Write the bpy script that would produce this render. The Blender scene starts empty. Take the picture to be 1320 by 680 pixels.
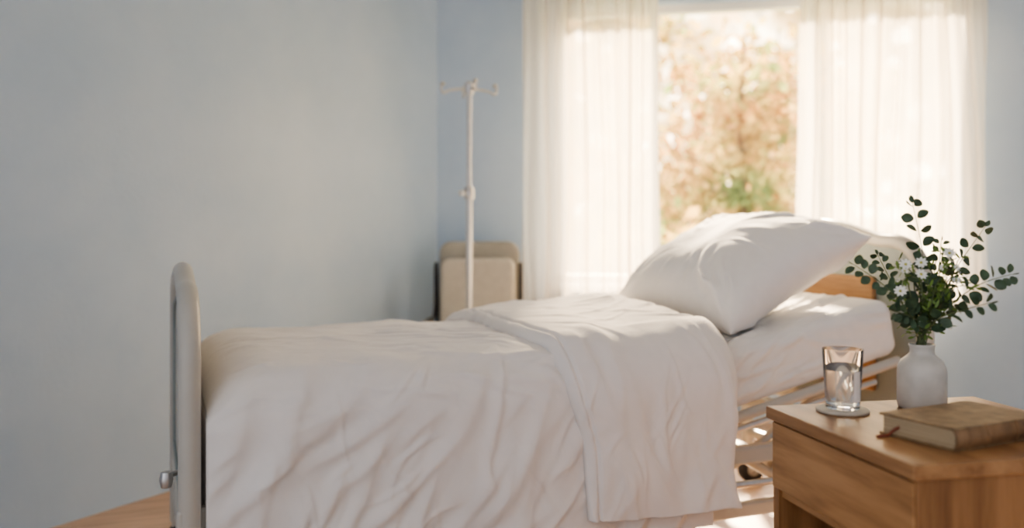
import bpy, bmesh, math, random
import numpy as np
from mathutils import Vector, Matrix, Quaternion
random.seed(7); np.random.seed(7)
scene = bpy.context.scene
COL = scene.collection
try: scene.view_settings.look = 'AgX - Medium High Contrast'
except Exception as e: print(e)

# ------------------------------------------------------------------ helpers
def link(o): COL.objects.link(o); return o
def empty(name, M=Matrix()):
    o = bpy.data.objects.new(name, None); o.empty_display_size = .1
    link(o); o.matrix_world = M; return o
def mesh_obj(name, verts, faces, mat, parent=None, smooth=True, M=None, weld=0, sharp=0):
    me = bpy.data.meshes.new(name)
    me.from_pydata([tuple(map(float, v)) for v in verts], [], [tuple(map(int, f)) for f in faces])
    me.update()
    bm = bmesh.new(); bm.from_mesh(me)
    if weld: bmesh.ops.remove_doubles(bm, verts=bm.verts, dist=weld)
    bmesh.ops.recalc_face_normals(bm, faces=bm.faces)
    if smooth:
        for f in bm.faces: f.smooth = True
    if sharp:
        for e in bm.edges:
            if len(e.link_faces) == 2 and e.calc_face_angle(0) > sharp: e.smooth = False
    bm.to_mesh(me); bm.free()
    o = bpy.data.objects.new(name, me); link(o)
    for m in (mat if isinstance(mat, (list, tuple)) else [mat]): me.materials.append(m)
    if parent: o.parent = parent
    if M is not None: o.matrix_world = M
    return o
def bevel(o, w, seg=3):
    m = o.modifiers.new('bev', 'BEVEL'); m.width = w; m.segments = seg; m.limit_method = 'ANGLE'; m.angle_limit = .6
    for p in o.data.polygons: p.use_smooth = True
    m.harden_normals = True
    return o
def box(name, lo, hi, mat, parent=None, bev=.003, M=None):
    x0, y0, z0 = lo; x1, y1, z1 = hi
    v = [(x0,y0,z0),(x1,y0,z0),(x1,y1,z0),(x0,y1,z0),(x0,y0,z1),(x1,y0,z1),(x1,y1,z1),(x0,y1,z1)]
    f = [(0,3,2,1),(4,5,6,7),(0,1,5,4),(1,2,6,5),(2,3,7,6),(3,0,4,7)]
    o = mesh_obj(name, v, f, mat, parent, False, M)
    if bev: bevel(o, bev)
    return o
def grid_faces(n, m, off=0, wrap=False):
    F = []
    mm = m if wrap else m-1
    for i in range(n-1):
        for j in range(mm):
            a = off+i*m+j; b = off+i*m+(j+1) % m
            F.append((a, b, b+m, a+m))
    return F
def tube_geo(pts, r, seg=12, ry=None, caps=True, up=None):
    pts = [Vector(p) for p in pts]; n = len(pts)
    rs = r if isinstance(r, (list, tuple)) else [r]*n
    V = []; F = []
    T = []
    for i in range(n):
        a = pts[max(i-1, 0)]; b = pts[min(i+1, n-1)]
        T.append((b-a).normalized())
    nrm = Vector(up) if up else (Vector((0,0,1)) if abs(T[0].z) < .9 else Vector((1,0,0)))
    nrm = (nrm - T[0]*nrm.dot(T[0])).normalized()
    for i in range(n):
        if i:
            q = T[i-1].rotation_difference(T[i]); nrm = (q @ nrm)
            nrm = (nrm - T[i]*nrm.dot(T[i])).normalized()
        bi = T[i].cross(nrm)
        k = (ry/rs[i]) if ry else 1
        for j in range(seg):
            a = 2*math.pi*j/seg
            V.append(pts[i]+nrm*math.cos(a)*rs[i]+bi*math.sin(a)*rs[i]*k)
    F = grid_faces(n, seg, 0, True)
    if caps:
        F.append(tuple(range(seg))[::-1]); F.append(tuple((n-1)*seg+j for j in range(seg)))
    return V, F
def tube(name, pts, r, mat, parent=None, seg=12, ry=None, up=None):
    V, F = tube_geo(pts, r, seg, ry, True, up)
    return mesh_obj(name, V, F, mat, parent, sharp=1.2)
def lathe(name, prof, mat, parent=None, seg=64, M=None, off=(0,0,0), sharp=.75):
    V = []; n = len(prof)
    for (r, z) in prof:
        for j in range(seg):
            a = 2*math.pi*j/seg; V.append((off[0]+r*math.cos(a), off[1]+r*math.sin(a), off[2]+z))
    F = grid_faces(n, seg, 0, True)
    if prof[0][0] > 1e-4: F.append(tuple(range(seg))[::-1])
    if prof[-1][0] > 1e-4: F.append(tuple((n-1)*seg+j for j in range(seg)))
    return mesh_obj(name, V, F, mat, parent, True, M, weld=1e-6, sharp=sharp)
class Geo:
    def __init__(s): s.V = []; s.F = []; s.mi = []
    def add(s, V, F, mi=0):
        o = len(s.V); s.V += [tuple(v) for v in V]; s.F += [tuple(i+o for i in f) for f in F]; s.mi += [mi]*len(F)
    def obj(s, name, mats, parent=None, smooth=True, M=None):
        o = mesh_obj(name, s.V, s.F, mats, parent, smooth, M)
        for p, m in zip(o.data.polygons, s.mi): p.material_index = m
        return o
_perm = np.random.RandomState(3).permutation(512)
def pn(x, y, seed=0):
    x = np.asarray(x, float); y = np.asarray(y, float)
    xi = np.floor(x).astype(int); yi = np.floor(y).astype(int); xf = x-xi; yf = y-yi
    def g(ix, iy, fx, fy):
        h = _perm[(_perm[(ix+seed*37) % 512]+iy) % 512]
        a = h*(2*math.pi/512)*7.3
        return np.cos(a)*fx+np.sin(a)*fy
    u = xf**3*(xf*(xf*6-15)+10); v = yf**3*(yf*(yf*6-15)+10)
    a = g(xi, yi, xf, yf); b = g(xi+1, yi, xf-1, yf); c = g(xi, yi+1, xf, yf-1); d = g(xi+1, yi+1, xf-1, yf-1)
    return (a*(1-u)+b*u)*(1-v)+(c*(1-u)+d*u)*v
def fbm(x, y, seed=0, oct=4):
    s = 0; a = 1; f = 1
    for i in range(oct): s = s+a*pn(x*f, y*f, seed+i); a *= .5; f *= 2.03
    return s
def sstep(a, b, x):
    t = np.clip((x-a)/(b-a), 0, 1); return t*t*(3-2*t)
def creases(U, S, lst):
    d = np.zeros_like(U)
    for (u0, s0, ang, L, w, h, curv) in lst:
        dx = U-u0; dy = S-s0
        a = dx*math.cos(ang)+dy*math.sin(ang); b = -dx*math.sin(ang)+dy*math.cos(ang)
        b = b-curv*(a**2)/L
        t = np.clip(1-(a/(L*.5))**2, 0, 1)**1.5
        bb = np.where(b > 0, b*.75, b*1.5)
        d += h*t*(np.exp(-(bb/w)**2)-.3*np.exp(-((b-1.9*w)/(1.3*w))**2)-.3*np.exp(-((b+1.5*w)/(1.1*w))**2))
    return d

# ------------------------------------------------------------------ materials
def newmat(name):
    m = bpy.data.materials.new(name); m.use_nodes = True
    nt = m.node_tree; b = nt.nodes['Principled BSDF']; return m, nt, b
def N(nt, t, **kw):
    n = nt.nodes.new(t)
    for k, v in kw.items(): setattr(n, k, v)
    return n
def ramp(nt, stops):
    r = N(nt, 'ShaderNodeValToRGB'); e = r.color_ramp.elements
    while len(e) < len(stops): e.new(.5)
    for i, (p, c) in enumerate(stops): e[i].position = p; e[i].color = (*c, 1)
    return r
def basic(name, col, rough=.5, metal=0, nscale=40, var=.06, bump=.0, bscale=200, spec=.5):
    m, nt, b = newmat(name); L = nt.links.new
    tc = N(nt, 'ShaderNodeTexCoord'); nz = N(nt, 'ShaderNodeTexNoise'); nz.inputs['Scale'].default_value = nscale; nz.inputs['Detail'].default_value = 4
    L(tc.outputs['Object'], nz.inputs['Vector'])
    r = ramp(nt, [(.3, tuple(c*(1-var) for c in col)), (.7, tuple(min(1, c*(1+var)) for c in col))])
    L(nz.outputs['Fac'], r.inputs['Fac']); L(r.outputs['Color'], b.inputs['Base Color'])
    b.inputs['Roughness'].default_value = rough; b.inputs['Metallic'].default_value = metal
    b.inputs['Specular IOR Level'].default_value = spec
    if bump:
        n2 = N(nt, 'ShaderNodeTexNoise'); n2.inputs['Scale'].default_value = bscale; n2.inputs['Detail'].default_value = 3
        L(tc.outputs['Object'], n2.inputs['Vector'])
        bp = N(nt, 'ShaderNodeBump'); bp.inputs['Strength'].default_value = bump; bp.inputs['Distance'].default_value = .002
        L(n2.outputs['Fac'], bp.inputs['Height']); L(bp.outputs['Normal'], b.inputs['Normal'])
    return m
def wood(name, c0, c1, c2, axis='X', scale=1.0, rough=.38):
    m, nt, b = newmat(name); L = nt.links.new
    tc = N(nt, 'ShaderNodeTexCoord'); mp = N(nt, 'ShaderNodeMapping')
    sc = {'X': (1.2, 14, 14), 'Y': (14, 1.2, 14), 'Z': (14, 14, 1.2)}[axis]
    mp.inputs['Scale'].default_value = tuple(s*scale for s in sc)
    L(tc.outputs['Object'], mp.inputs['Vector'])
    n1 = N(nt, 'ShaderNodeTexNoise'); n1.inputs['Scale'].default_value = 1.5; n1.inputs['Detail'].default_value = 6; n1.inputs['Distortion'].default_value = .6
    n2 = N(nt, 'ShaderNodeTexNoise'); n2.inputs['Scale'].default_value = 12; n2.inputs['Detail'].default_value = 4
    L(mp.outputs['Vector'], n1.inputs['Vector']); L(mp.outputs['Vector'], n2.inputs['Vector'])
    mx = N(nt, 'ShaderNodeMath', operation='MULTIPLY_ADD'); mx.inputs[1].default_value = .3
    L(n2.outputs['Fac'], mx.inputs[0]); L(n1.outputs['Fac'], mx.inputs[2])
    r = ramp(nt, [(.45, c0), (.62, c1), (.8, c2)]); L(mx.outputs[0], r.inputs['Fac']); L(r.outputs['Color'], b.inputs['Base Color'])
    b.inputs['Roughness'].default_value = rough; b.inputs['Specular IOR Level'].default_value = .35
    bp = N(nt, 'ShaderNodeBump'); bp.inputs['Strength'].default_value = .12; bp.inputs['Distance'].default_value = .002
    L(mx.outputs[0], bp.inputs['Height']); L(bp.outputs['Normal'], b.inputs['Normal'])
    return m
def wallmat():
    m, nt, b = newmat('blue_paint'); L = nt.links.new
    tc = N(nt, 'ShaderNodeTexCoord')
    n1 = N(nt, 'ShaderNodeTexNoise'); n1.inputs['Scale'].default_value = 1.8; n1.inputs['Detail'].default_value = 6; n1.inputs['Roughness'].default_value = .6
    L(tc.outputs['Object'], n1.inputs['Vector'])
    r = ramp(nt, [(.3, (.43, .56, .72)), (.7, (.53, .645, .785))]); L(n1.outputs['Fac'], r.inputs['Fac']); L(r.outputs['Color'], b.inputs['Base Color'])
    n2 = N(nt, 'ShaderNodeTexNoise'); n2.inputs['Scale'].default_value = 45; n2.inputs['Detail'].default_value = 5
    L(tc.outputs['Object'], n2.inputs['Vector'])
    bp = N(nt, 'ShaderNodeBump'); bp.inputs['Strength'].default_value = .3; bp.inputs['Distance'].default_value = .004
    L(n2.outputs['Fac'], bp.inputs['Height']); L(bp.outputs['Normal'], b.inputs['Normal'])
    b.inputs['Roughness'].default_value = .40
    return m
def fabric(name, col, bump=.15, scale=900, rough=.9, wr=.18):
    m, nt, b = newmat(name); L = nt.links.new
    tc = N(nt, 'ShaderNodeTexCoord')
    n1 = N(nt, 'ShaderNodeTexNoise'); n1.inputs['Scale'].default_value = scale; n1.inputs['Detail'].default_value = 2
    n3 = N(nt, 'ShaderNodeTexNoise'); n3.inputs['Scale'].default_value = 14; n3.inputs['Detail'].default_value = 5; n3.inputs['Distortion'].default_value = 1.2
    L(tc.outputs['Object'], n1.inputs['Vector']); L(tc.outputs['Object'], n3.inputs['Vector'])
    bp = N(nt, 'ShaderNodeBump'); bp.inputs['Strength'].default_value = bump; bp.inputs['Distance'].default_value = .001
    bp2 = N(nt, 'ShaderNodeBump'); bp2.inputs['Strength'].default_value = wr; bp2.inputs['Distance'].default_value = .01
    L(n3.outputs['Fac'], bp2.inputs['Height'])
    L(n1.outputs['Fac'], bp.inputs['Height']); L(bp2.outputs['Normal'], bp.inputs['Normal']); L(bp.outputs['Normal'], b.inputs['Normal'])
    r = ramp(nt, [(.3, tuple(c*.97 for c in col)), (.7, col)]); L(n3.outputs['Fac'], r.inputs['Fac']); L(r.outputs['Color'], b.inputs['Base Color'])
    b.inputs['Roughness'].default_value = rough; b.inputs['Sheen Weight'].default_value = .15; b.inputs['Specular IOR Level'].default_value = .2
    return m
def sheer():
    m = bpy.data.materials.new('sheer_voile'); m.use_nodes = True; nt = m.node_tree; L = nt.links.new
    for n in list(nt.nodes): nt.nodes.remove(n)
    out = N(nt, 'ShaderNodeOutputMaterial')
    df = N(nt, 'ShaderNodeBsdfDiffuse'); tr = N(nt, 'ShaderNodeBsdfTranslucent'); tp = N(nt, 'ShaderNodeBsdfTransparent')
    tc = N(nt, 'ShaderNodeTexCoord'); mp = N(nt, 'ShaderNodeMapping'); mp.inputs['Scale'].default_value = (60, 60, 1.5)
    nz = N(nt, 'ShaderNodeTexNoise'); nz.inputs['Scale'].default_value = 1.5; nz.inputs['Detail'].default_value = 3
    L(tc.outputs['Object'], mp.inputs['Vector']); L(mp.outputs['Vector'], nz.inputs['Vector'])
    r = ramp(nt, [(.3, (.92, .86, .78)), (.7, (.97, .92, .85))]); L(nz.outputs['Fac'], r.inputs['Fac'])
    L(r.outputs['Color'], df.inputs['Color']); L(r.outputs['Color'], tr.inputs['Color'])
    tp.inputs['Color'].default_value = (1, .99, .97, 1)
    m1 = N(nt, 'ShaderNodeMixShader'); m1.inputs[0].default_value = .45
    L(df.outputs[0], m1.inputs[1]); L(tr.outputs[0], m1.inputs[2])
    lw = N(nt, 'ShaderNodeLayerWeight'); lw.inputs['Blend'].default_value = .35
    mr = N(nt, 'ShaderNodeMapRange'); mr.inputs['To Min'].default_value = .34; mr.inputs['To Max'].default_value = .0
    L(lw.outputs['Facing'], mr.inputs['Value'])
    m2 = N(nt, 'ShaderNodeMixShader'); L(mr.outputs[0], m2.inputs[0]); L(m1.outputs[0], m2.inputs[1]); L(tp.outputs[0], m2.inputs[2])
    L(m2.outputs[0], out.inputs['Surface'])
    return m
def thinglass():
    m = bpy.data.materials.new('window_glass'); m.use_nodes = True; nt = m.node_tree; L = nt.links.new
    for n in list(nt.nodes): nt.nodes.remove(n)
    out = N(nt, 'ShaderNodeOutputMaterial'); tp = N(nt, 'ShaderNodeBsdfTransparent'); gl = N(nt, 'ShaderNodeBsdfGlossy'); gl.inputs['Roughness'].default_value = .02
    mx = N(nt, 'ShaderNodeMixShader'); mx.inputs[0].default_value = .04
    L(tp.outputs[0], mx.inputs[1]); L(gl.outputs[0], mx.inputs[2]); L(mx.outputs[0], out.inputs['Surface']); return m
def treeleaf():
    m = bpy.data.materials.new('autumn_leaves'); m.use_nodes = True; nt = m.node_tree; L = nt.links.new
    for n in list(nt.nodes): nt.nodes.remove(n)
    out = N(nt, 'ShaderNodeOutputMaterial'); df = N(nt, 'ShaderNodeBsdfDiffuse'); tr = N(nt, 'ShaderNodeBsdfTranslucent')
    tc = N(nt, 'ShaderNodeTexCoord'); nz = N(nt, 'ShaderNodeTexNoise'); nz.inputs['Scale'].default_value = .9; nz.inputs['Detail'].default_value = 5
    L(tc.outputs['Object'], nz.inputs['Vector'])
    r = ramp(nt, [(.36, (.22, .29, .10)), (.48, (.50, .36, .13)), (.58, (.62, .38, .15)), (.72, (.62, .30, .17))]); L(nz.outputs['Fac'], r.inputs['Fac'])
    L(r.outputs['Color'], df.inputs['Color']); L(r.outputs['Color'], tr.inputs['Color'])
    mx = N(nt, 'ShaderNodeMixShader'); mx.inputs[0].default_value = .6; L(df.outputs[0], mx.inputs[1]); L(tr.outputs[0], mx.inputs[2]); L(mx.outputs[0], out.inputs['Surface']); return m
def floormat():
    m, nt, b = newmat('oak_floor'); L = nt.links.new
    tc = N(nt, 'ShaderNodeTexCoord'); mp = N(nt, 'ShaderNodeMapping'); mp.inputs['Rotation'].default_value = (0, 0, math.radians(-20))
    L(tc.outputs['Object'], mp.inputs['Vector'])
    br = N(nt, 'ShaderNodeTexBrick'); br.inputs['Scale'].default_value = 1; br.inputs['Brick Width'].default_value = 1.1; br.inputs['Row Height'].default_value = .12
    br.inputs['Mortar Size'].default_value = .0015; br.inputs['Color1'].default_value = (.54, .34, .21, 1); br.inputs['Color2'].default_value = (.64, .43, .28, 1); br.inputs['Mortar'].default_value = (.18, .1, .05, 1)
    L(mp.outputs['Vector'], br.inputs['Vector'])
    mp2 = N(nt, 'ShaderNodeMapping'); mp2.inputs['Scale'].default_value = (2, 26, 1); L(mp.outputs['Vector'], mp2.inputs['Vector'])
    nz = N(nt, 'ShaderNodeTexNoise'); nz.inputs['Scale'].default_value = 2; nz.inputs['Detail'].default_value = 5; L(mp2.outputs['Vector'], nz.inputs['Vector'])
    r = ramp(nt, [(.3, (.72, .7, .68)), (.7, (1.1, 1.1, 1.1))]); L(nz.outputs['Fac'], r.inputs['Fac'])
    mx = N(nt, 'ShaderNodeMix', data_type='RGBA', blend_type='MULTIPLY'); mx.inputs[0].default_value = 1
    L(br.outputs['Color'], mx.inputs[6]); L(r.outputs['Color'], mx.inputs[7]); L(mx.outputs[2], b.inputs['Base Color'])
    b.inputs['Roughness'].default_value = .35; return m

M_wall = wallmat(); M_floor = floormat()
M_ceil = basic('ceiling_paint', (.78, .79, .8), .8, nscale=3, var=.02)
M_duvet = fabric('duvet_cotton', (.86, .82, .785)); M_pillow = fabric('pillow_cotton', (.88, .86, .84)); M_sheet = fabric('sheet_cotton', (.88, .86, .83))
M_plastic = basic('cream_plastic', (.52, .50, .45), .35, nscale=8, var=.04)
M_panelgrey = basic('grey_panel', (.27, .31, .30), .5, nscale=8, var=.06)
M_steel = basic('painted_steel', (.50, .485, .44), .35, .2, nscale=20, var=.05)
M_chrome = basic('brushed_steel', (.60, .59, .58), .28, .85, nscale=60, var=.06)
M_black = basic('black_rubber', (.03, .03, .035), .6, nscale=30, var=.2)
M_white = basic('white_window_frame', (.82, .81, .78), .4, nscale=10, var=.02)
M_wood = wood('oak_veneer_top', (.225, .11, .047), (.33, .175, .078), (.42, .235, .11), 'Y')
M_woodf = wood('oak_veneer_front_lit', (.27, .135, .055), (.39, .21, .09), (.48, .27, .125), 'Y')  # lighter copy of the oak: light from the left put into the colour
M_woodx = wood('oak_veneer_side_shaded', (.19, .092, .040), (.28, .145, .062), (.36, .19, .085), 'Z')  # darker copy of the oak: shade on the near side put into the colour
M_headwood = wood('headboard_wood', (.22, .12, .06), (.31, .18, .09), (.38, .23, .12), 'Y')
M_sheer = sheer(); M_glassw = thinglass(); M_tree = treeleaf()
M_bark = basic('tree_bark', (.22, .15, .09), .9, nscale=10, var=.3)
M_ceramic = basic('ceramic_glaze', (.62, .575, .51), .32, nscale=26, var=.09, bump=.15, bscale=60)
M_chair = basic('chair_vinyl', (.58, .54, .46), .55, nscale=30, var=.05, bump=.15, bscale=300)
M_chairb = basic('chair_back_vinyl', (.40, .38, .33), .6, nscale=30, var=.05)
M_leaf = basic('eucalyptus_leaf', (.065, .105, .055), .5, nscale=60, var=.35)
M_leaf2 = basic('fine_green_leaf', (.16, .25, .055), .5, nscale=60, var=.35)
M_stem = basic('stem_green', (.13, .16, .07), .6, nscale=60, var=.2)
M_petal = basic('white_petal', (.85, .84, .76), .6, nscale=60, var=.03)
M_yel = basic('flower_center', (.45, .42, .10), .7, nscale=200, var=.3)
M_cover = basic('book_cover_cloth', (.27, .18, .095), .65, nscale=45, var=.3, bump=.4, bscale=350)
M_spine = basic('book_spine_cloth', (.25, .14, .065), .6, nscale=45, var=.25, bump=.4, bscale=350)
M_ribbon = basic('ribbon_red', (.25, .07, .04), .6, nscale=40, var=.1)
M_coaster = basic('coaster_stone', (.62, .55, .45), .7, nscale=80, var=.08)
def pagemat():
    m, nt, b = newmat('book_pages'); L = nt.links.new
    tc = N(nt, 'ShaderNodeTexCoord'); mp = N(nt, 'ShaderNodeMapping'); mp.inputs['Scale'].default_value = (3, 3, 700); L(tc.outputs['Object'], mp.inputs['Vector'])
    nz = N(nt, 'ShaderNodeTexNoise'); nz.inputs['Scale'].default_value = 1; L(mp.outputs['Vector'], nz.inputs['Vector'])
    r = ramp(nt, [(.35, (.32, .23, .13)), (.65, (.55, .44, .29))]); L(nz.outputs['Fac'], r.inputs['Fac']); L(r.outputs['Color'], b.inputs['Base Color']); b.inputs['Roughness'].default_value = .8; return m
M_pages = pagemat()
def glassmat(name, ior, col=(1, 1, 1)):
    m, nt, b = newmat(name); b.inputs['Base Color'].default_value = (*col, 1); b.inputs['Roughness'].default_value = 0
    b.inputs['IOR'].default_value = ior; b.inputs['Transmission Weight'].default_value = 1; return m
M_glass = glassmat('tumbler_glass', 1.45); M_water = glassmat('water', 1.33, (.90, .95, .98))

# ------------------------------------------------------------------ room
CX, CY = -.454, 5.38
eb = Vector((.978, -.208, 0)).normalized()
nb = Vector((-eb.y, eb.x, 0)) * -1
def BW(t, off=0, z=0): return Vector((CX, CY, z))+eb*t+nb*off
Mback = Matrix.Translation((CX, CY, 0)) @ Matrix.Rotation(math.atan2(eb.y, eb.x), 4, 'Z')
TL, TR, ZS, ZT = .72, 2.92, .76, 2.37; H = 2.8; TEND = 4.3
g = Geo()
def gb(g, lo, hi, mi=0):
    x0, y0, z0 = lo; x1, y1, z1 = hi
    g.add([(x0,y0,z0),(x1,y0,z0),(x1,y1,z0),(x0,y1,z0),(x0,y0,z1),(x1,y0,z1),(x1,y1,z1),(x0,y1,z1)],
          [(0,3,2,1),(4,5,6,7),(0,1,5,4),(1,2,6,5),(2,3,7,6),(3,0,4,7)], mi)
gb(g, (-.15, 0, 0), (TL, .18, H)); gb(g, (TR, 0, 0), (TEND+.15, .18, H)); gb(g, (TL, 0, 0), (TR, .18, ZS)); gb(g, (TL, 0, ZT), (TR, .18, H))
g.obj('wall_back', M_wall, None, False, Mback)
dl = Vector((-.497, -.868, 0)).normalized()
Mleft = Matrix.Translation((CX, CY, 0)) @ Matrix.Rotation(math.atan2(dl.y, dl.x), 4, 'Z')
box('wall_left', (0, -.15, 0), (6.3, 0, H), M_wall, None, 0, Mleft)
pr = BW(TEND)
Mright = Matrix.Translation(pr) @ Matrix.Rotation(math.radians(-92), 4, 'Z')
box('wall_right', (0, 0, 0), (5.2, .15, H), M_wall, None, 0, Mright)
def poly_slab(name, z0, z1, mat):
    pts = [BW(-.0), BW(TEND), pr+Vector((math.cos(math.radians(-92)), math.sin(math.radians(-92)), 0))*5.2, Vector((CX, CY, 0))+dl*6.3]
    V = [(p.x, p.y, z0) for p in pts]+[(p.x, p.y, z1) for p in pts]
    return mesh_obj(name, V, [(3,2,1,0),(4,5,6,7),(0,1,5,4),(1,2,6,5),(2,3,7,6),(3,0,4,7)], mat, None, False)
poly_slab('floor', -.1, 0, M_floor); poly_slab('ceiling', H, H+.1, M_ceil)

W = empty('window_1', Mback)
for nm, lo, hi in [('frame_top', (TL, .05, ZT-.05), (TR, .12, ZT)), ('frame_bottom', (TL, .05, ZS), (TR, .12, ZS+.05)),
                   ('frame_left', (TL, .05, ZS), (TL+.05, .12, ZT)), ('frame_right', (TR-.05, .05, ZS), (TR, .12, ZT)),
                   ('mullion_1', (1.27, .05, ZS+.05), (1.315, .12, ZT-.05)), ('mullion_2', (2.15, .05, ZS+.05), (2.195, .12, ZT-.05)),
                   ('sill', (TL-.03, -.05, ZS-.03), (TR+.03, .06, ZS+.0))]:
    box(nm, lo, hi, M_white, W, .006)
box('pane', (TL+.04, .082, ZS+.04), (TR-.04, .088, ZT-.04), M_glassw, W, 0)

def curtain(name, t0, t1, pleats, seed, flare=0, zb=.62):
    n, m = 420, 70
    Q, Z = np.meshgrid(np.linspace(0, 1, n), np.linspace(0, 1, m), indexing='ij')
    z = zb+Z*(2.63-zb)
    wob = fbm(Q*3, Z*.9, seed, 2)*.9
    ph = 2*math.pi*(pleats*(Q+.06*np.sin(5*Q+seed))+wob*.55)
    amp = (.036+.026*pn(Q*6, Z*1.2, seed+3))*(.7+.3*(1-Z))
    off = .158+amp*np.sin(ph)+.014*np.sin(2.3*ph+1.3+seed)+.006*np.sin(4.1*ph+seed)
    tt = t0+(t1-t0)*Q+.018*np.cos(ph)
    tt += flare*(Q-.5)*2*(1-Z)*.05
    V = np.stack([tt, -off, z], -1).reshape(-1, 3)
    return mesh_obj(name, V, grid_faces(n, m), M_sheer, None, True, Mback)
curtain('sheer_curtain', .58, 1.335, 8, 2, .2, .60); curtain('sheer_curtain.001', 2.10, 2.99, 9, 5, .6, .68)
R = empty('curtain_rod', Mback)
tube('rod', [(.35, -.15, 2.645), (3.2, -.15, 2.645)], .012, M_chrome, R)
for i, t in enumerate((.45, 1.72, 3.1)):
    tube('bracket_%d' % i, [(t, -.15, 2.645), (t, -.0, 2.645)], .008, M_chrome, R)
for i, t in enumerate((.35, 3.2)):
    lathe('finial_%d' % i, [(.0, -.02), (.014, -.016), (.02, 0), (.014, .016), (0, .02)], M_chrome, R, 24, None, (t, -.15, 2.645))

def tree(name, x, y, h, rad, nleaf, seed, zlow=.5, sp=.22):
    r = random.Random(seed); T = Geo()
    V, F = tube_geo([(0,0,-.6), (.05,.02,h*.3), (-.04,.05,h*.6), (.03,0,h*.92)], [.08,.06,.04,.015], 10); T.add(V, F, 1)
    br = []
    for i in range(18):
        a = r.uniform(0, 6.28); z0 = h*r.uniform(.15, .8); L_ = rad*r.uniform(.6, 1.05)*(1-.3*abs(z0/h-.5))
        e = Vector((math.cos(a)*L_, math.sin(a)*L_, z0+h*r.uniform(.02, .2)))
        mid = Vector((e.x*.5, e.y*.5, z0+(e.z-z0)*.7)); V, F = tube_geo([(0,0,z0), mid, e], [.022,.014,.006], 6); T.add(V, F, 1)
        br.append((Vector((0,0,z0)), mid, e))
    for i in range(nleaf):
        p0, p1, p2 = r.choice(br); t = r.uniform(.15, 1.05)
        c = p0.lerp(p1, t*2) if t < .5 else p1.lerp(p2, t*2-1)
        c = c+Vector((r.gauss(0, sp), r.gauss(0, sp), r.gauss(0, sp)))
        if c.z < zlow-.6: continue
        d = Vector((r.uniform(-1,1), r.uniform(-1,1), r.uniform(-1,1))).normalized(); s = d.orthogonal().normalized(); s.rotate(Quaternion(d, r.uniform(0, 6.28)))
        L_ = r.uniform(.06, .13)
        T.add([c-d*L_, c-d*L_*.2+s*L_*.55, c+d*L_*.5+s*L_*.4, c+d*L_, c+d*L_*.5-s*L_*.4, c-d*L_*.2-s*L_*.55], [(0,1,2,3,4,5)], 0)
    T.obj(name, [M_tree, M_bark], None, False, Matrix.Translation((x, y, 0)))
tree('garden_tree', 3.0, 11.6, 3.9, 1.15, 1600, 4, sp=.3)
tree('garden_tree.001', 5.2, 17.5, 5.4, 2.0, 2200, 9, sp=.35)
tree('garden_tree.002', 2.2, 17.0, 5.2, 1.7, 1900, 15, sp=.35)
tree('garden_shrub', 1.3, 8.0, 1.1, .5, 900, 33, sp=.13)
tree('garden_shrub.001', 3.0, 8.2, .9, .6, 900, 34, sp=.13)
gm = basic('lawn', (.30, .33, .14), .9, nscale=3, var=.3)
mesh_obj('ground_lawn', [(-8, 6.2, -.6), (14, 6.2, -.6), (14, 30, -.6), (-8, 30, -.6)], [(0, 1, 2, 3)], gm, None, False)

# ------------------------------------------------------------------ bed
MB = Matrix.Translation((-.722, 2.10, 0)) @ Matrix.Rotation(math.radians(22), 4, 'Z')
BED = empty('hospital_bed', MB)
BW_, BL = .95, 2.25
def outline(w, z0, z1, arch, r, y0=0, n=14):
    P = [(y0, z0+(z1-r-z0)*i/8) for i in range(8)]
    for i in range(n+1):
        a = math.pi-math.pi/2*i/n; P.append((y0+r+r*math.cos(a), z1-r+r*math.sin(a)))
    for i in range(1, 20):
        k = i/20; P.append((y0+r+(w-2*r)*k, z1+arch*math.sin(math.pi*k)**2))
    for i in range(n+1):
        a = math.pi/2-math.pi/2*i/n; P.append((y0+w-r+r*math.cos(a), z1-r+r*math.sin(a)))
    P += [(y0+w, z1-r+(z0-z1+r)*(i+1)/8) for i in range(8)]
    return P
def board(pref, x, z0, z1, arch, r, inner_mat, thick=.021):
    P = outline(BW_, z0, z1, arch, r)
    pts = [(x, y, z) for y, z in P]
    tube(pref+'_rim', pts, .026, M_plastic, BED, 16, thick, (0, 1, 0))
    O = outline(BW_-.02, z0+.02, z1-.01, arch, r, .01)
    n = len(O); V = [(x-.010, y, z) for y, z in O]+[(x+.010, y, z) for y, z in O]
    F = [tuple(range(n)), tuple(range(n, 2*n))[::-1]]+[(i, (i+1) % n, n+(i+1) % n, n+i) for i in range(n)]
    mesh_obj(pref+'_panel', V, F, inner_mat, BED, False)
    box(pref+'_bottom_bar', (x-.02, 0, z0-.01), (x+.02, BW_, z0+.04), M_plastic, BED, .012)
    return P
board('footboard', -.035, .30, .935, .035, .17, M_plastic, .026)
IO = outline(BW_-.16, .40, .86, .035, .09, .08)
tube('footboard_inset_trim', [(-.048, y, z) for y, z in IO]+[(-.048, IO[0][0], IO[0][1])], .006, M_panelgrey, BED, 8)
board('headboard', BL, .42, 1.045, .055, .14, M_panelgrey, .028)
box('headboard_wood_panel', (BL-.032, .20, .52), (BL-.009, .80, .92), M_headwood, BED, .01)
def caster(i, x, y):
    tube('caster_stem_%d' % i, [(x, y, .10), (x, y, .34)], .02, M_steel, BED)
    tube('caster_fork_%d' % i, [(x-.012, y, .155), (x+.02, y, .13), (x+.02, y, .06)], .018, M_steel, BED, 10, .03)
    V, F = tube_geo([(x+.02, y-.018, .0575), (x+.02, y+.018, .0575)], .0575, 28); mesh_obj('caster_wheel_%d' % i, V, F, M_black, BED)
    V, F = tube_geo([(x+.02, y-.021, .0575), (x+.02, y+.021, .0575)], .03, 20); mesh_obj('caster_hub_%d' % i, V, F, M_steel, BED)
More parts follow.
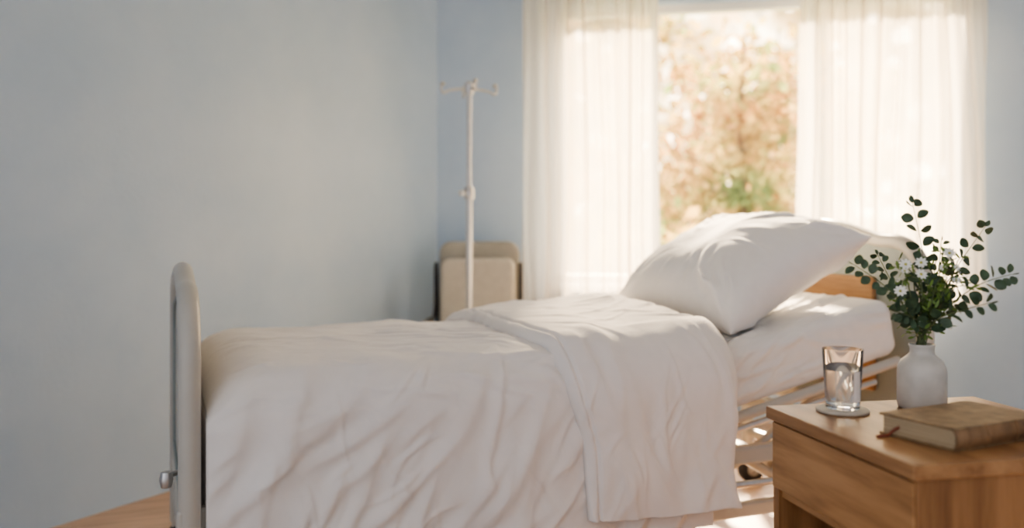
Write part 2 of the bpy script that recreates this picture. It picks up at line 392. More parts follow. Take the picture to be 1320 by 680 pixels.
for i, (x, y) in enumerate([(-.035, .0), (-.035, .95), (2.25, .0), (2.25, .95)]):
    tube('post_%d' % i, [(x, y, .12), (x, y, .45)], .026, M_plastic, BED, 14)
    caster(i, x, y)
tube('foot_release_lever', [(-.055, .10, .50), (-.075, .08, .50), (-.085, .05, .50)], .007, M_chrome, BED)
lathe('foot_release_knob', [(0, -.02), (.012, -.018), (.016, 0), (.012, .018), (0, .02)], M_chrome, BED, 20, None, (-.085, .04, .50))
box('bumper', (-.065, -.02, .36), (-.03, .03, .44), M_plastic, BED, .012)
for s, y in (('near', .03), ('far', .90)):
    box('main_rail_'+s, (-.02, y-.012, .375), (2.24, y+.025, .43), M_plastic, BED, .01)
    box('lower_rail_'+s, (.2, y+.03, .20), (2.08, y+.06, .245), M_steel, BED, .008)
    tube('deck_rail_'+s, [(.05, y+.0, .475), (1.31, y, .475)], .017, M_steel, BED)
    a = math.radians(12)
    tube('back_rail_'+s, [(1.31, y, .475), (1.33, y, .477), (1.33+.85*math.cos(a), y, .477+.85*math.sin(a))], .017, M_plastic, BED)
    tube('back_rail_lower_'+s, [(1.36, y+.0, .448), (1.33+.75*math.cos(a), y, .432+.77*math.sin(a))], .010, M_chrome, BED)
    tube('lift_arm_'+s, [(1.30, y+.05, .23), (1.62, y+.05, .40), (1.90, y+.05, .57)], .014, M_steel, BED)
    tube('scissor_arm_'+s, [(.45, y+.06, .23), (.75, y+.06, .40)], .016, M_steel, BED)
    tube('scissor_arm_b_'+s, [(1.85, y+.06, .23), (1.55, y+.06, .40)], .016, M_steel, BED)
    tube('side_bar_'+s, [(1.30, y-.02, .36), (1.36, y-.045, .33), (2.0, y-.045, .33), (2.06, y-.02, .36)], .011, M_chrome, BED)
for i, x in enumerate((.1, .8, 1.5, 2.1)):
    box('cross_bar_%d' % i, (x, .03, .375), (x+.05, .91, .42), M_steel, BED, .006)
for i, x in enumerate((.25, 2.0)):
    box('base_cross_%d' % i, (x, .0, .20), (x+.05, .95, .245), M_steel, BED, .006)
    box('base_cap_%d' % i, (x-.01, -.01, .19), (x+.06, .05, .255), M_plastic, BED, .01)
tube('base_link_f', [(-.035, .475, .22), (.26, .475, .22)], .02, M_steel, BED); tube('base_link_h', [(2.0, .475, .22), (2.25, .475, .22)], .02, M_steel, BED)
tube('head_axle', [(2.25, 0, .22), (2.25, .95, .22)], .018, M_steel, BED); tube('foot_axle', [(-.035, 0, .22), (-.035, .95, .22)], .018, M_steel, BED)
box('motor_housing', (1.35, .36, .24), (1.75, .50, .36), M_black, BED, .015)

BEND, ANG = 1.33, math.radians(12)
def bendpt(u, h):
    k = np.clip((u-(BEND-.15))/.30, 0, 1)
    return ANG*k*k*(3-2*k)
us = np.linspace(0.02, 2.20, 260); cx = np.zeros_like(us); cz = np.zeros_like(us)
an = bendpt(us, 0); cx[0] = .02; cz[0] = .495
for i in range(1, len(us)):
    d_ = us[i]-us[i-1]; a = an[i-1]; cx[i] = cx[i-1]+d_*math.cos(a); cz[i] = cz[i-1]+d_*math.sin(a)
def rrect(w, h, r, n=180):
    per = 2*(w-2*r)+2*(h-2*r)+2*math.pi*r; P = []
    for i in range(n):
        s = per*i/n
        L1 = w-2*r
        if s < L1: P.append((r+s, h, 0, 1)); continue
        s -= L1
        q = math.pi*r/2
        if s < q: a = s/r; P.append((w-r+r*math.sin(a), h-r+r*math.cos(a), math.sin(a), math.cos(a))); continue
        s -= q
        if s < h-2*r: P.append((w, h-r-s, 1, 0)); continue
        s -= h-2*r
        if s < q: a = s/r; P.append((w-r+r*math.cos(a), r-r*math.sin(a), math.cos(a), -math.sin(a))); continue
        s -= q
        if s < L1: P.append((w-r-s, 0, 0, -1)); continue
        s -= L1
        if s < q: a = s/r; P.append((r-r*math.sin(a), r-r*math.cos(a), -math.sin(a), -math.cos(a))); continue
        s -= q
        if s < h-2*r: P.append((0, r+s, -1, 0)); continue
        s -= h-2*r
        a = s/r; P.append((r-r*math.cos(a), h-r+r*math.sin(a), -math.cos(a), math.sin(a)))
    return np.array(P)
MT = .19
RR = rrect(.89, MT, .045, 260)
U, J = np.meshgrid(us, np.arange(len(RR)), indexing='ij')
y = RR[:, 0][None, :]+.03; h = RR[:, 1][None, :]; ny = RR[:, 2][None, :]; nh = RR[:, 3][None, :]
end = np.clip(np.minimum(U-.02, 2.20-U)/.045, 0, 1); shr = .045*(1-np.sqrt(1-(1-end)**2))
yy = y-ny*shr; hh = h-nh*shr
cr = []
for k in range(72):
    cr.append((random.uniform(1.35, 2.15), random.uniform(-.15, .8), random.uniform(-.5, .9), random.uniform(.15, .5), random.uniform(.007, .020), random.uniform(.005, .012), random.uniform(-.4, .4)))
disp = creases(U+.03*fbm(U*5, yy*5, 5), yy-(MT-hh)*1.2, cr)+.003*fbm(U*7, yy*7+hh*6, 9)
disp = disp*(nh > -.5)*end
disp = disp+(.003*pn(U*26+hh*14, hh*6+3, 12))*(ny < -.5)*end
yy = yy+ny*disp; hh = hh+nh*disp
A = an[:, None]
X = cx[:, None]-np.sin(A)*hh; Zz = cz[:, None]+np.cos(A)*hh
V = np.stack([X, yy+0*U, Zz], -1).reshape(-1, 3)
F = grid_faces(len(us), len(RR), 0, True); m = len(RR)
F.append(tuple(range(m))); F.append(tuple((len(us)-1)*m+j for j in range(m)))
mesh_obj('mattress', V, F, M_sheet, None, True, MB)

# duvet ----------------------------------------------------------
def section(S, yn, yf, zt, r, zh):
    L1 = zt-r-zh; q = math.pi*r/2; L2 = (yf-r)-(yn+r)
    y = np.zeros_like(S); z = np.zeros_like(S); ny_ = np.zeros_like(S); nz_ = np.zeros_like(S)
    c = S < L1; y = np.where(c, yn, y); z = np.where(c, zh+S, z); ny_ = np.where(c, -1, ny_)
    a = (S-L1)/r; c = (S >= L1) & (S < L1+q)
    y = np.where(c, yn+r-r*np.cos(a), y); z = np.where(c, zt-r+r*np.sin(a), z); ny_ = np.where(c, -np.cos(a), ny_); nz_ = np.where(c, np.sin(a), nz_)
    s2 = S-L1-q; c = (s2 >= 0) & (s2 < L2); y = np.where(c, yn+r+s2, y); z = np.where(c, zt, z); nz_ = np.where(c, 1, nz_)
    s3 = s2-L2; a = s3/r; c = (s3 >= 0) & (s3 < q)
    y = np.where(c, yf-r+r*np.sin(a), y); z = np.where(c, zt-r+r*np.cos(a), z); ny_ = np.where(c, np.sin(a), ny_); nz_ = np.where(c, np.cos(a), nz_)
    s4 = s3-q; c = s4 >= 0; y = np.where(c, yf, y); z = np.where(c, zt-r-s4, z); ny_ = np.where(c, 1, ny_)
    return y, z, ny_, nz_
YN, YF, ZTOP, RAD = -.035, .985, .735, .12
def duvet_sheet(ulo, uhi, n, m, zh, seed, lift, crl, endround, fold=.022, off=0):
    q = np.linspace(0, 1, n)
    L1 = ZTOP-RAD-zh; Ltot = L1*2+math.pi*RAD+(YF-YN-2*RAD)
    Q, S = np.meshgrid(q, np.linspace(0, Ltot, m), indexing='ij')
    y, z, ny_, nz_ = section(S, YN, YF, ZTOP, RAD, zh)
    Sn = S-L1-math.pi*RAD/2+RAD+YN
    lo = ulo(Sn, z); hi = uhi(Sn, z); U = lo+(hi-lo)*Q
    side = sstep(.02, -.12, Sn)
    depth = np.clip((ZTOP-z)/(ZTOP-zh), 0, 1)*(1-nz_)
    wu = U+.035*fbm(U*2.8, Sn*2.8, seed, 3); ws = Sn+.035*fbm(U*2.8+9, Sn*2.8, seed+4, 3)
    d = creases(wu, ws, crl)*(.62+.2*side)
    d += .020*fbm(U*2.6, Sn*2.6, 40, 2)                      # loft
    rg = 1-np.abs(fbm(wu*4.2+ws*2, ws*3.2, seed+2, 3))*2.2
    d += .0028*np.clip(rg, -1, 1)
    d += depth*side*(fold*.75*np.sin(U*13+Sn*9+1.0+1.4*fbm(U*2, Sn*2, 50, 2))+fold*fbm(U*3.6+Sn*2.6, Sn*1.0, 46, 2)) + depth*side*.018
    c = np.clip((y-YN)/(YF-YN), 0, 1); d += nz_*(.036*np.sin(math.pi*c)**.6)
    d += lift(Q, U, Sn)
    shr = np.zeros_like(U)
    if endround:
        e = np.clip(U/.16, 0, 1); shr = .11*(1-np.sqrt(1-(1-e)**2))*.95*(.25+.75*nz_.clip(0, 1))
        d *= sstep(-.02, .06, U)*.8+.2
    y = y+ny_*(d-shr*.6); z2 = z+nz_*(d-shr)
    z2 = z2+np.where(nz_ < .3, .012*fbm(U*4, U*0+seed, seed, 2)*depth, 0)
    return U, y, z2, n, m
cr1 = []
rs = random.Random(21)
for k in range(48):
    cr1.append((rs.uniform(-.05, 1.4), rs.uniform(-.5, -.05), rs.choice([rs.uniform(.75, 1.2), rs.uniform(.55, .9), rs.uniform(.9, 1.4)]), rs.uniform(.25, .6), rs.uniform(.015, .036), rs.uniform(.006, .013), rs.uniform(-.3, .3)))
for k in range(70):
    cr1.append((rs.uniform(-.05, 1.4), rs.uniform(-.5, .02), rs.choice([rs.uniform(.4, 1.3), rs.uniform(.4, 1.3), rs.uniform(1.6, 2.3)]), rs.uniform(.10, .28), rs.uniform(.007, .014), rs.uniform(.002, .0045), rs.uniform(-.5, .5)))
for k in range(34):
    cr1.append((rs.uniform(0, 1.0), rs.uniform(-.05, .9), rs.uniform(-.6, .4), rs.uniform(.2, .5), rs.uniform(.015, .030), rs.uniform(.004, .009), rs.uniform(-.3, .3)))
for k in range(55):
    cr1.append((rs.uniform(0, 1.0), rs.uniform(-.1, .9), rs.uniform(-.8, .7), rs.uniform(.10, .25), rs.uniform(.007, .013), rs.uniform(.002, .004), rs.uniform(-.5, .5)))
for k in range(28):
    cr1.append((rs.uniform(.5, .92), rs.uniform(-.1, .6), rs.uniform(-.7, .1), rs.uniform(.15, .35), rs.uniform(.009, .017), rs.uniform(.005, .012), rs.uniform(-.4, .4)))
x, y, z, n, m = duvet_sheet(lambda S, z: .002+0*S, lambda S, z: 1.36+.0*S-.03*np.sin(S*5), 380, 420, .235, 3, lambda Q, U, S: 0*Q, cr1, True)
DU = Geo()
DU.add(np.stack([x, y, z], -1).reshape(-1, 3), grid_faces(n, m))
DU.add([(x[0, j], y[0, j], z[0, j]) for j in range(m)], [tuple(range(m))])
cr2 = []
for k in range(28):
    cr2.append((rs.uniform(.95, 1.45), rs.uniform(-.48, -.03), rs.choice([rs.uniform(.9, 1.6), rs.uniform(1.6, 2.1)]), rs.uniform(.25, .5), rs.uniform(.015, .034), rs.uniform(.004, .009), rs.uniform(-.3, .3)))
for k in range(40):
    cr2.append((rs.uniform(.95, 1.5), rs.uniform(-.48, .0), rs.choice([rs.uniform(.6, 1.5), rs.uniform(1.6, 2.2)]), rs.uniform(.10, .25), rs.uniform(.007, .013), rs.uniform(.0015, .0035), rs.uniform(-.4, .4)))
for k in range(46):
    cr2.append((rs.uniform(.9, 1.5), rs.uniform(-.0, .9), rs.uniform(-.9, .9), rs.uniform(.15, .45), rs.uniform(.010, .028), rs.uniform(.003, .008), rs.uniform(-.4, .4)))
def flap_lift(Q, U, S):
    e = np.clip(1-np.abs(2*Q-1)**16, 0, 1)**.5
    puff = .038+.036*sstep(0.45, .93, Q)+.016*np.sin(math.pi*Q)
    hem = -.008*np.exp(-((Q-.055)/.010)**2)
    return puff*e+hem-.006*(1-e)
x, y, z, n, m = duvet_sheet(lambda S, z: .885+.085*sstep(.2, -.45, S)-.014*np.sin(S*7)+.004*np.sin(S*23), lambda S, z: 1.45+.09*sstep(.1, .9, S)+.014*np.sin(S*8+1), 230, 420, .305, 11, flap_lift, cr2, False)
DU.add(np.stack([x, y, z], -1).reshape(-1, 3), grid_faces(n, m))
dv = DU.obj('duvet', M_duvet, None, True, MB)
so = dv.modifiers.new('thick', 'SOLIDIFY'); so.thickness = .012; so.offset = -1

# pillow ---------------------------------------------------------
def pillow(name, A, B, T, M):
    n = 170; a = np.linspace(-1, 1, n); Aa, Bb = np.meshgrid(a, a, indexing='ij')
    Aa = np.sin(Aa*math.pi/2); Bb = np.sin(Bb*math.pi/2)
    V = []; F = []
    rr = random.Random(5); cl = []
    for cx_, cy_ in ((1, 1), (1, -1), (-1, 1), (-1, -1)):
        for k in range(7):
            th = math.atan2(-cy_*B, -cx_*A)+rr.uniform(-.6, .6); Rr = rr.uniform(.05, .16)
            px = cx_*A*.9+math.cos(th)*Rr; py = cy_*B*.9+math.sin(th)*Rr
            cl.append((px, py, th+rr.uniform(-.15, .15), rr.uniform(.14, .28), rr.uniform(.008, .015), rr.uniform(.005, .009), rr.uniform(-.3, .3)))
    for k in range(34):
        th = rr.uniform(0, 2*math.pi); R0 = rr.uniform(.5, 1.0)
        px, py = R0*math.cos(th)*A, R0*math.sin(th)*B
        cl.append((px, py, th+rr.uniform(-.4, .4), rr.uniform(.10, .28), rr.uniform(.008, .018), rr.uniform(.003, .006), rr.uniform(-.4, .4)))
    for sgn in (1, -1):
        f = (np.clip(1-np.abs(Aa)**2.6, 0, 1)**.5)*(np.clip(1-np.abs(Bb)**2.6, 0, 1)**.5)
        x = A*Aa*(1-.09*(1-Bb**2)*Aa**2); y_ = B*Bb*(1-.09*(1-Aa**2)*Bb**2)
        z_ = sgn*T*f
        wr = creases(x+.02*fbm(x*6, y_*6, 2, 2), y_+.02*fbm(x*6+4, y_*6, 3, 2), cl)+.014*fbm(x*4.5, y_*4.5, 7, 2)
        z_ = z_+sgn*wr*np.clip(f*3, 0, 1)
        ed = np.maximum(np.abs(Aa), np.abs(Bb))
        z_ = z_+.008*pn(x*18, y_*18, 4)*sstep(.8, 1, ed)
        z_ = z_-.03*(Aa**2*Bb**2)
        o = len(V); V += list(np.stack([x, y_, z_], -1).reshape(-1, 3)); F += grid_faces(n, n, o)
    return mesh_obj(name, V, F, M_pillow, None, True, M, weld=.0004)
MP = MB @ Matrix.Translation((1.81, .47, .95)) @ Matrix.Rotation(math.radians(-29), 4, 'Y') @ Matrix.Rotation(math.radians(-3), 4, 'Z')
pillow('pillow', .305, .405, .14, MP)

# ------------------------------------------------------------------ nightstand
MN = Matrix.Translation((.593, 1.317, 0)) @ Matrix.Rotation(math.radians(12), 4, 'Z')
NS = empty('nightstand', MN)
ZN = .745
box('top', (0, 0, ZN-.024), (.47, .45, ZN), M_wood, NS, .003)
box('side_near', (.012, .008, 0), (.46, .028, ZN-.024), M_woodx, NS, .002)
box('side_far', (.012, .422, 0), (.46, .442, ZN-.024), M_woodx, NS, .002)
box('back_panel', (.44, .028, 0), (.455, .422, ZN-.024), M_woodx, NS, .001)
box('drawer_front', (.008, .012, .590), (.027, .438, ZN-.029), M_woodf, NS, .002)
box('drawer_box', (.027, .035, .60), (.42, .415, .70), M_woodf, NS, .001)
box('shelf', (.03, .028, .22), (.44, .422, .24), M_wood, NS, .002)
box('plinth', (.03, .028, 0), (.045, .422, .06), M_woodf, NS, .002)
box('divider', (.02, .028, .572), (.44, .422, .586), M_woodf, NS, .001)

gx, gy = .630, 1.70
lathe('coaster', [(0, 0), (.046, 0), (.0485, .0015), (.0485, .005), (.0465, .0065), (0, .0065)], M_coaster, None, 64, Matrix.Translation((gx, gy, ZN+.0002)))
GL = empty('glass_of_water', Matrix.Translation((gx, gy, ZN+.0068)))
lathe('tumbler', [(0, 0), (.0295, 0), (.031, .0015), (.0375, .1125), (.0373, .1133), (.0369, .1133), (.0367, .1125), (.0300, .010), (.0292, .0085), (0, .0085)], M_glass, GL, 96, sharp=.6)
rw = lambda z_: .0300+(.0367-.0300)*(z_-.010)/(.1025)
lathe('water', [(0, .0083), (.0290, .0083), (.03005, .0100), (rw(.074)+.0001, .074), (0, .074)], M_water, GL, 96, sharp=.6)

vx, vy = .797, 1.735
VM = Matrix.Translation((vx, vy, ZN))
PL = empty('vase_with_eucalyptus', VM)
lathe('vase', [(0, 0), (.040, 0), (.0435, .003), (.045, .012), (.045, .070), (.0435, .082), (.038, .093), (.028, .101), (.0225, .106), (.0215, .112), (.022, .118), (.0245, .123), (.0235, .1245), (.020, .122), (.018, .112), (.019, .104), (.034, .090), (.040, .075), (.040, .01), (0, .008)], M_ceramic, PL, 72, sharp=1.2)
k_ = 1.735/1150
def S3(px, py, dy=0): return Vector(((px-1188)*k_, dy, (445-py)*k_+.122))
def bez(P, n=24):
    P = [Vector(p) for p in P]; out = []
    Q = [P[0]]+P+[P[-1]]
    for i in range(len(P)-1):
        p0, p1, p2, p3 = Q[i], Q[i+1], Q[i+2], Q[i+3]
        for j in range(n):
            t = j/n
            out.append(.5*((2*p1)+(-p0+p2)*t+(2*p0-5*p1+4*p2-p3)*t*t+(-p0+3*p1-3*p2+p3)*t**3))
    out.append(P[-1]); return out
G = Geo(); rl = random.Random(12)
def leaf(pos, d, nrm, L, Wd, mi, cup=.15):
    d = d.normalized(); s = d.cross(nrm).normalized(); nn = s.cross(d)
    V = []; F = []; K = 7
    for i in range(K+1):
        t = i/K; w = Wd*.5*math.sin(math.pi*min(1, max(0, t*.96+.02)))**.62
        c = pos+d*(L*t)+nn*(cup*L*(t*t*.5))
        V += [c-s*w+nn*w*.35, c, c+s*w+nn*w*.35]
    for i in range(K):
        for j in range(2): a = i*3+j; F.append((a, a+1, a+4, a+3))
    G.add(V, F, mi)
def rv(): return Vector((rl.uniform(-1, 1), rl.uniform(-1, 1), rl.uniform(-1, 1))).normalized()
def euc(P, start=.3, n=11, size=.021, r0=.0016):
    C = bez(P); V, F = tube_geo(C, [r0*(1-.6*i/len(C)) for i in range(len(C))], 7); G.add(V, F, 1)
    for i in range(n):
        t = start+(1-start)*(i+.5)/n; idx = min(int(t*(len(C)-1)), len(C)-2)
        T = (C[idx+1]-C[idx]).normalized(); side = T.cross(Vector((0, 1, 0))+rv()*.6).normalized()
        sz = size*(1.15-.5*t)*rl.uniform(.85, 1.15)
        for sg in (1, -1):
            dd = (side*sg+T*.45+rv()*.15).normalized()
            pn_ = (Vector((0, -1, .3))+rv()*.9).normalized()
            b = C[idx]+dd*.004
            leaf(b, dd, pn_, sz*1.15, sz, 0, rl.uniform(-.1, .3))
    leaf(C[-1], (C[-1]-C[-3]), rv(), size*.6, size*.4, 0)
base = Vector((0, 0, .03))
def st(*pp):
    return [base+Vector((rl.uniform(-.01, .01), rl.uniform(-.01, .01), 0)), Vector((rl.uniform(-.008, .008), rl.uniform(-.008, .008), .124))]+list(pp)
euc(st(S3(1183, 390, -.01), S3(1186, 330, -.01), S3(1176, 262, 0)), .42, 10, .026)
euc(st(S3(1165, 405, -.03), S3(1130, 368, -.04), S3(1088, 340, -.05)), .42, 10, .023)
euc(st(S3(1210, 390, .01), S3(1240, 345, .02), S3(1277, 292, .02)), .42, 10, .024)
euc(st(S3(1212, 395, -.03), S3(1245, 365, -.05), S3(1285, 352, -.05)), .38, 10, .025)
euc(st(S3(1205, 400, .03), S3(1225, 350, .05), S3(1232, 312, .06)), .42, 8, .019)
euc(st(S3(1175, 400, .03), S3(1160, 360, .05), S3(1150, 330, .07)), .42, 8, .019)
euc(st(S3(1195, 410, -.04), S3(1220, 395, -.07), S3(1245, 385, -.09)), .35, 6, .021)
euc(st(S3(1178, 415, -.02), S3(1160, 405, -.04), S3(1138, 398, -.05)), .4, 6, .019)
def flower(pos, up, R_):
    up = up.normalized(); a = up.cross(Vector((0, 1, .2))).normalized(); b = up.cross(a)
    np_ = 9
    for i in range(np_):
        th = 2*math.pi*i/np_; d = a*math.cos(th)+b*math.sin(th)
        s = up.cross(d)
        V = []; F = []
        for j in range(5):
            t = j/4; w = R_*.24*math.sin(math.pi*(.15+.75*t))
            c = pos+d*R_*(.15+.85*t)+up*(.25*R_*t-.15*R_*t*t)
            V += [c-s*w, c+s*w]
        for j in range(4): F.append((2*j, 2*j+1, 2*j+3, 2*j+2))
        G.add(V, F, 2)
    V = []
    for i in range(5):
        ph = i/4*math.pi/2
        for j in range(10):
            th = 2*math.pi*j/10; V.append(pos+(a*math.cos(th)+b*math.sin(th))*R_*.26*math.cos(ph)+up*R_*.22*math.sin(ph))
    G.add(V, grid_faces(5, 10, 0, True), 3)
def spray(P, nl, fl):
    C = bez(P, 16); V, F = tube_geo(C, .0012, 6); G.add(V, F, 1)
    for i in range(nl):
        t = rl.uniform(.45, 1); idx = min(int(t*(len(C)-1)), len(C)-2); T = (C[idx+1]-C[idx]).normalized()
        dd = (rv()+T*.7).normalized(); Lb = rl.uniform(.015, .04)
        e = C[idx]+dd*Lb; V, F = tube_geo([C[idx], C[idx]+dd*Lb*.5+Vector((0,0,.002)), e], .0006, 5); G.add(V, F, 1)
        for k in range(4):
            leaf(C[idx]+dd*Lb*(k+1)/4, (rv()+dd).normalized(), rv(), rl.uniform(.010, .018), .0055, 4, .2)
        if rl.random() < fl: flower(e, (dd+Vector((0, -.6, .6))).normalized(), rl.uniform(.005, .008))
for (a, b, dy) in [(1160, 345, -.02), (1175, 350, -.04), (1200, 335, -.02), (1215, 325, .0), (1228, 335, -.02), (1205, 355, -.05), (1190, 365, -.05), (1222, 360, -.04), (1185, 340, .03), (1240, 350, .03)]:
    spray(st(S3(1188+(a-1188)*.5, 400, dy*.6), S3(a, b, dy)), 14, .28)
for (a, b, dy) in [(1157, 340, -.035), (1146, 373, -.05), (1172, 352, -.05), (1214, 326, -.03), (1178, 338, -.03)]:
    flower(S3(a, b, dy), Vector((rl.uniform(-.4, .4), -.8, .6)), .012)
G.obj('stems_and_leaves', [M_leaf, M_stem, M_petal, M_yel, M_leaf2], PL)

# book
ang = math.radians(27)
A0 = Vector((.628, 1.52, 0))
MBk = Matrix.Translation((A0.x+.145*math.sin(ang), A0.y-.145*math.cos(ang), ZN+.0003)) @ Matrix.Rotation(ang, 4, 'Z')
BK = empty('old_book', MBk)
BT = .036
box('cover_bottom', (0, .004, 0), (.225, .148, .0035), M_cover, BK, .001)
box('cover_top', (0, .004, BT-.0035), (.225, .148, BT), M_cover, BK, .001)
sp = [(-.0+.006-.008*math.sin(math.pi*i/12), BT*i/12) for i in range(13)]
V = [(xx, yy_, zz) for xx in (0, .225) for yy_, zz in sp]+[(xx, yy_+.003, zz) for xx in (0, .225) for yy_, zz in sp]
F = []
for i in range(12): F += [(i, i+1, 14+i, 13+i), (26+i, 27+i, 40+i, 39+i), (i, i+1, 27+i, 26+i), (13+i, 14+i, 40+i, 39+i)]
mesh_obj('spine', V, F, M_spine, BK)
for i, xx in enumerate((.03, .075, .15, .195)):
    tube('spine_band_%d' % i, [(xx, a_-.0005, b_) for a_, b_ in sp], .0016, M_spine, BK, 8)
box('page_block', (.004, .006, .0033), (.221, .143, BT-.0033), M_pages, BK, .001)
tube('ribbon_bookmark', [(.004, .11, .017), (-.006, .112, .014), (-.014, .118, .004), (-.03, .128, .0012)], .0028, M_ribbon, BK, 8, .0007)

# ------------------------------------------------------------------ IV pole
IV = empty('iv_pole_stand', Matrix.Translation((-.208, 4.33, 0)))
tube('lower_pole', [(0,0,.10), (0,0,1.25)], .0150, M_chrome, IV, 20)
tube('upper_pole', [(0,0,1.22), (0,0,1.765)], .0115, M_chrome, IV, 18)
lathe('height_collar', [(0, 0), (.021, 0), (.024, .008), (.024, .05), (.018, .062), (0, .062)], M_chrome, IV, 28, None, (0, 0, 1.225))
tube('height_knob', [(0, 0, 1.255), (-.028, -.02, 1.255)], .008, M_chrome, IV)
lathe('knob_head', [(0, -.015), (.013, -.013), (.017, 0), (.013, .013), (0, .015)], M_chrome, IV, 20, None, (-.035, -.025, 1.255))
lathe('top_cap', [(0, -.03), (.02, -.03), (.024, -.015), (.024, .02), (.012, .032), (0, .034)], M_chrome, IV, 24, None, (0, 0, 1.765))
for i in range(4):
    a = math.radians(15+90*i); c, s = math.cos(a), math.sin(a); P = []
    for rr_, zz in [(0, 1.755), (.05, 1.758), (.10, 1.750), (.122, 1.738), (.134, 1.744), (.137, 1.766), (.130, 1.778)]: P.append((rr_*c, rr_*s, zz))
    tube('hook_%d' % i, [tuple(p) for p in bez(P, 6)], .0060, M_chrome, IV, 10)
    lathe('hook_tip_%d' % i, [(0, -.012), (.009, -.008), (.012, 0), (.009, .008), (0, .012)], M_steel, IV, 16, None, (.130*c, .130*s, 1.780))
lathe('base_hub', [(0, 0), (.04, 0), (.045, .01), (.035, .045), (.02, .06), (0, .06)], M_chrome, IV, 28, None, (0, 0, .075))
for i in range(5):
    a = math.radians(18+72*i); c, s = math.cos(a), math.sin(a)
    tube('base_leg_%d' % i, [(0, 0, .10), (.12*c, .12*s, .098), (.25*c, .25*s, .07)], .012, M_chrome, IV, 12)
    V, F = tube_geo([(.25*c-.011*s, .25*s+.011*c, .026), (.25*c+.011*s, .25*s-.011*c, .026)], .026, 20); mesh_obj('wheel_%d' % i, V, F, M_black, IV)
    tube('wheel_stem_%d' % i, [(.25*c, .25*s, .03), (.25*c, .25*s, .075)], .007, M_chrome, IV)

# ------------------------------------------------------------------ visitor chair
MC = Matrix.Translation((-.190, 4.93, 0)) @ Matrix.Rotation(math.radians(-3), 4, 'Z')
CH = empty('visitor_armchair', MC)
def rslab(name, hw, z0, z1, r, y0, y1, mat, edge=.02, rotx=0, piv=(0, 0, 0)):
    P = []
    for cx_, cz_, a0 in ((hw-r, z1-r, 0), (-hw+r, z1-r, 90), (-hw+r, z0+r, 180), (hw-r, z0+r, 270)):
        for i in range(9):
            a = math.radians(a0+90*i/8); P.append((cx_, cz_, math.cos(a), math.sin(a)))
    n = len(P); V = []
    rings = [(y0+edge*(1-math.cos(math.pi/2*(1-k/6))*0-math.sin(math.pi/2*k/6)), -edge*(1-math.sin(math.pi/2*k/6))) for k in range(7)]
    rings = [(y0+edge*(1-math.cos(math.pi/2*k/6)), -edge*(1-math.sin(math.pi/2*k/6))) for k in range(7)]
    rings += [(y1-edge*(1-math.cos(math.pi/2*(1-k/6))), -edge*(1-math.sin(math.pi/2*(1-k/6)))) for k in range(7)]
    for yv, ins in rings:
        for (cx_, cz_, ca, sa) in P: V.append((cx_+(r+ins)*ca, yv, cz_+(r+ins)*sa))
    F = grid_faces(len(rings), n, 0, True)+[tuple(range(n))[::-1], tuple((len(rings)-1)*n+j for j in range(n))]
    o = mesh_obj(name, V, F, mat, CH)
    o.matrix_local = Matrix.Translation(piv) @ Matrix.Rotation(rotx, 4, 'X') @ Matrix.Translation(-Vector(piv))
    return o
rslab('back_shell', .228, .40, 1.01, .07, .065, .135, M_chairb, .025, math.radians(-3), (0, .08, .42))
rslab('back_cushion', .208, .46, .915, .055, -.045, .07, M_chair, .03, math.radians(-3), (0, .05, .42))
rslab('back_cushion_piping', .213, .455, .920, .058, .0, .016, M_chairb, .006, math.radians(-3), (0, .05, .42))
sc = rslab('seat_cushion', .215, -.05, .42, .05, .40, .48, M_chair, .03)
sc.matrix_local = Matrix(((1, 0, 0, 0), (0, 0, -1, 0), (0, 1, 0, 0), (0, 0, 0, 1)))
for s in (-1, 1):
    n_ = 'l' if s < 0 else 'r'
    tube('arm_'+n_, [tuple(p) for p in bez([(s*.236, .11, .0), (s*.236, .10, .50), (s*.236, .07, .84), (s*.236, .03, .86), (s*.236, .0, .64), (s*.236, -.15, .58), (s*.236, -.36, .57), (s*.236, -.40, .52), (s*.236, -.40, .0)], 8)], .010, M_black, CH, 12)
    box('arm_pad_'+n_, (s*.236-.018, -.36, .58), (s*.236+.018, -.12, .605), M_black, CH, .01)
tube('seat_bar_f', [(-.236, -.38, .39), (.236, -.38, .39)], .012, M_black, CH); tube('seat_bar_b', [(-.236, .10, .39), (.236, .10, .39)], .012, M_black, CH)
tube('back_bar', [(-.236, .10, .62), (.236, .10, .62)], .010, M_black, CH)

# ------------------------------------------------------------------ light
def sun(name, d, e, col, ang):
    l = bpy.data.lights.new(name, 'SUN'); l.energy = e; l.color = col; l.angle = math.radians(ang)
    o = bpy.data.objects.new(name, l); link(o); o.rotation_euler = Vector(d).to_track_quat('-Z', 'Y').to_euler(); o.location = (1, 9, 6)
sun('sun', (-.10, -1, -.52), 44, (1, .78, .52), 5)
def portal(name, M, sx, sy):
    l = bpy.data.lights.new(name, 'AREA'); l.shape = 'RECTANGLE'; l.size = sx; l.size_y = sy; l.cycles.is_portal = True
    o = bpy.data.objects.new(name, l); link(o); o.matrix_world = M
c = BW((TL+TR)/2, -.20, (ZS+ZT)/2)
portal('window_portal', Matrix.Translation(c) @ (Vector((nb.x, nb.y, 0)).to_track_quat('-Z', 'Y').to_matrix().to_4x4()), TR-TL, ZT-ZS)
portal('room_opening_portal', Matrix.Translation((.2, -.35, 1.4)) @ Vector((0, 1, 0)).to_track_quat('-Z', 'Y').to_matrix().to_4x4(), 8.5, 2.8)

